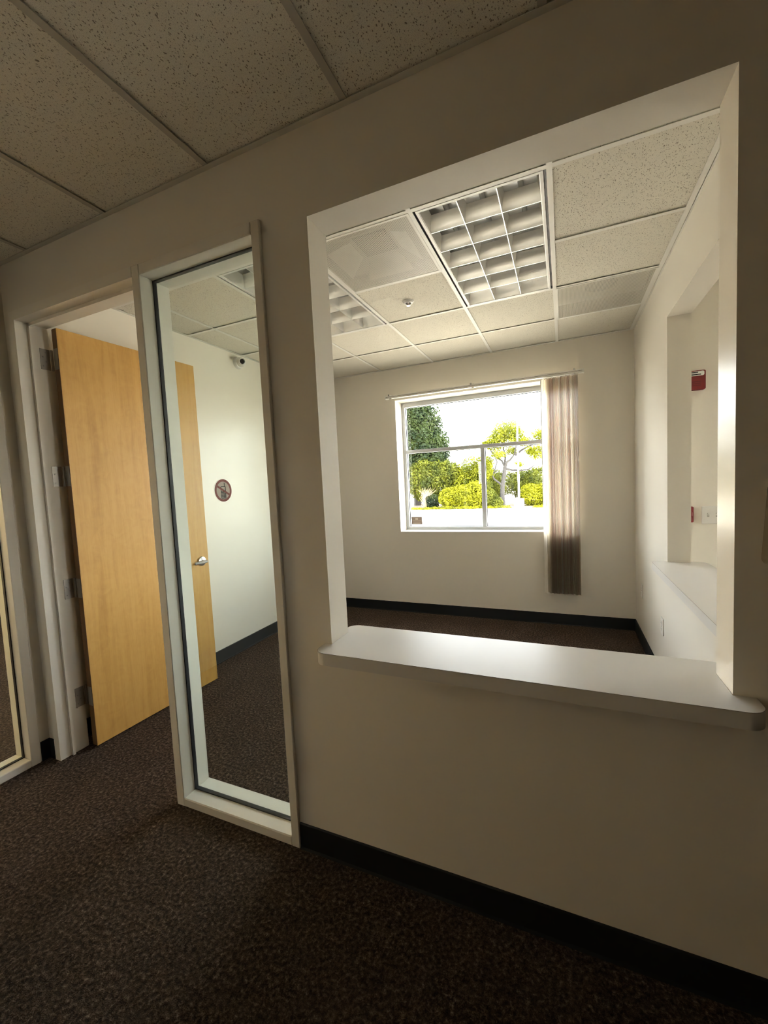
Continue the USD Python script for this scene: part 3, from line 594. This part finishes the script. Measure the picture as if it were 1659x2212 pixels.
obj('trunk', tr[0], BARK, t, smooth=40)
for b in br: obj('branch', limb(b, np.linspace(.065, .018, len(b))), BARK, t, smooth=40)
blobs = [(-2.6, 22, 3.35, .62, .7, .42), (-1.9, 22.1, 4.05, .72, .8, .50), (-2.3, 22, 3.75, .6, .7, .4), (-1.5, 22, 3.7, .55, .7, .55), (-2.95, 21.9, 2.35, .32, .5, .35), (-2.35, 21.8, 2.75, .42, .5, .26), (-1.05, 22.1, 3.35, .4, .6, .25),
         (-.35, 22, 2.75, .5, .6, .42), (-.25, 22.1, 3.65, .42, .5, .3), (-.75, 22, 2.85, .3, .4, .22), (-1.75, 22.3, 2.95, .35, .4, .25), (-2.9, 22, 1.75, .28, .4, .3), (-1.3, 21.9, 2.15, .22, .3, .15), (.3, 22.1, 3.0, .5, .6, .6), (-3.0, 22, 3.35, .3, .4, .2)]
obj('foliage', leaves(blobs, 11500, .058, 22, 0.2), LEAFCROWN, t, kind='stuff', smooth=False)

def shrub(label, blobs, n, size, seed, m, name='shrub', shell=.6):
    t = thing(name, label, 'shrub')
    b0 = blobs[0]; r = np.random.default_rng(seed)
    obj('stems', cat([limb([(b0[0] + r.normal(0, .12), b0[1] + r.normal(0, .1), Z0), (b0[0] + r.normal(0, .3), b0[1], Z0 + .4), (b0[0] + r.normal(0, b0[3] * .5), b0[1], b0[2] + b0[5] * .4)], [.03, .022, .01], 5) for _ in range(7)]), BARK, t)
    obj('foliage', leaves(blobs, n, size, seed, shell), m, t, kind='stuff', smooth=False)
shrub('tall mid-green shrub under the dark tree at the left of the window', [(-7.2, 23.6, 1.5, 1.0, .9, 1.3), (-6.2, 23.7, 1.5, 1.0, .9, 1.15), (-5.6, 23.6, 1.9, .7, .8, .8)], 11000, .075, 31, LEAFMID)
shrub('tall loose shrub behind the bright yellow-green mound', [(-4.3, 23.8, 1.5, .9, .8, 1.35), (-3.6, 23.9, 2.0, .6, .7, .9), (-4.9, 23.8, 1.2, .7, .8, 1.0)], 9000, .07, 32, LEAFCROWN, shell=.3)
shrub('bright yellow-green rounded shrub at the kerb, left of the window mullion', [(-4.3, 21.7, .55, .95, .75, .62), (-3.6, 21.7, .62, .8, .7, .72), (-5.1, 21.7, .5, .62, .6, .55)], 12000, .062, 33, LEAFBRIGHT)
shrub('low dark green shrub below the gnarled tree', [(-2.85, 21.5, .4, .42, .5, .5), (-2.5, 21.4, .18, .35, .4, .3), (-3.1, 21.8, 1.0, .36, .4, .45), (-2.75, 23.6, 1.0, .45, .4, .7)], 7000, .055, 34, LEAFMID)
shrub('yellow-green shrub to the right of the light pole', [(-.75, 22.6, .45, .62, .6, .62), (-.1, 22.7, .5, .6, .6, .6), (.6, 22.7, .5, .7, .6, .7)], 8000, .06, 35, LEAFBRIGHT)
shrub('green shrub rising behind the right-hand shrub', [(-.9, 24.2, 1.15, .6, .6, .75), (-1.5, 24.2, .9, .5, .5, .7), (.5, 24.2, .8, .8, .6, .9)], 7000, .065, 36, LEAFMID)
shrub('small grey-green bush at the left end of the bed', [(-6.35, 22.4, .3, .42, .4, .45)], 2600, .05, 37, LEAFDARK)
shrub('distant round hedge beyond the bed', [(-4.6, 31.2, 1.2, 1.4, .8, 1.1), (-3.3, 31, 1.1, 1.0, .8, .9), (-2.0, 31, 1.2, 1.0, .8, .8), (-.6, 31.2, 1.3, 1.2, .8, .9), (1.2, 31, .8, 1.2, .8, .9)], 13000, .09, 38, LEAFMID, 'hedge')
shrub('distant tree line behind the shrubs on the left', [(-9.5, 34, 1.6, 2.5, 1.2, 1.6), (-6.2, 34, 1.3, 2.0, 1.2, 1.4), (-13, 34, 2.2, 2.6, 1.2, 2.2)], 9000, .12, 39, LEAFDARK, 'hedge')
t = thing('ornamental_grass', 'clump of dry tan grass stems beside the left shrubs', 'grass')
r = np.random.default_rng(41)
obj('stems', cat([limb([(-6.75 + r.normal(0, .08), 22.2 + r.normal(0, .08), Z0), (-6.7 + r.normal(0, .16), 22.2, .5), (-6.55 + r.normal(0, .28), 22.15, .95 + r.normal(0, .12))], [.008, .007, .004], 4) for _ in range(70)]), DRYGRASS, t, kind='stuff')
r = np.random.default_rng(43)
gc = [(x, 20.55 + .15 * r.random(), Z0 + .06, .32, .26, .10 + .05 * r.random()) for x in np.arange(-9.5, 3.0, .42) if abs(x + 1.24) > .65]
obj('ground_cover', leaves(gc, 9000, .045, 44, .2), LEAFBRIGHT, None, smooth=False, label='low strip of yellow-green ground cover along the kerb', category='ground cover', kind='stuff')

# light poles
def pole(label, x, y, h, r, base, heads):
    t = thing('light_pole', label, 'light pole', (x, y, GZ))
    z = 0
    if base: obj('concrete_base', lathe([(0, -.05), (.25, -.05), (.25, .53), (.235, .55), (0, .55)], 28), CONC, t, smooth=30); z = .55
    obj('shaft', cyl((0, 0, z), (0, 0, h), r, r * .72), POLE, t, smooth=40)
    for s in heads:
        obj('arm', cyl((0, 0, h - .06), (s * .16, 0, h - .04), .02, seg=8), POLEHEAD, t); obj('lamp_head', bx(min(s * .14, s * .36), max(s * .14, s * .36), -.09, .09, h - .09, h - .02, .015), POLEHEAD, t)
    return t
pole('pale light pole on a concrete base in front of the gnarled tree', -1.24, 20.6, 4.62, .055, True, (-1, 1))
pole('distant thin light pole against the sky in the middle of the window', -7.6, 40.0, 9.0, .05, False, (1,))

# far building beyond the lot
fb = thing('far_building', 'low pale building in the distance at the right of the window view', 'building', (3.0, 62, GZ))
obj('wall', bx(-6, 16, 0, 8, 0, 3.4), plain('far_wall', (0.62, 0.60, 0.56), 0.8), fb); obj('roof', bx(-6.4, 16.4, -.4, 8.4, 3.4, 3.8), plain('far_roof', (0.30, 0.31, 0.33), 0.8), fb)
for k in range(6):
    f = obj('window_frame', bx(-4.9 + 3.2 * k, -3.0 + 3.2 * k, -.05, 0, 1.0, 2.4), ALU, fb); obj('pane', bx(-4.8 + 3.2 * k, -3.1 + 3.2 * k, -.07, -.05, 1.1, 2.3), plain('far_glass_%d' % k, (0.08, 0.10, 0.12), 0.1), f)
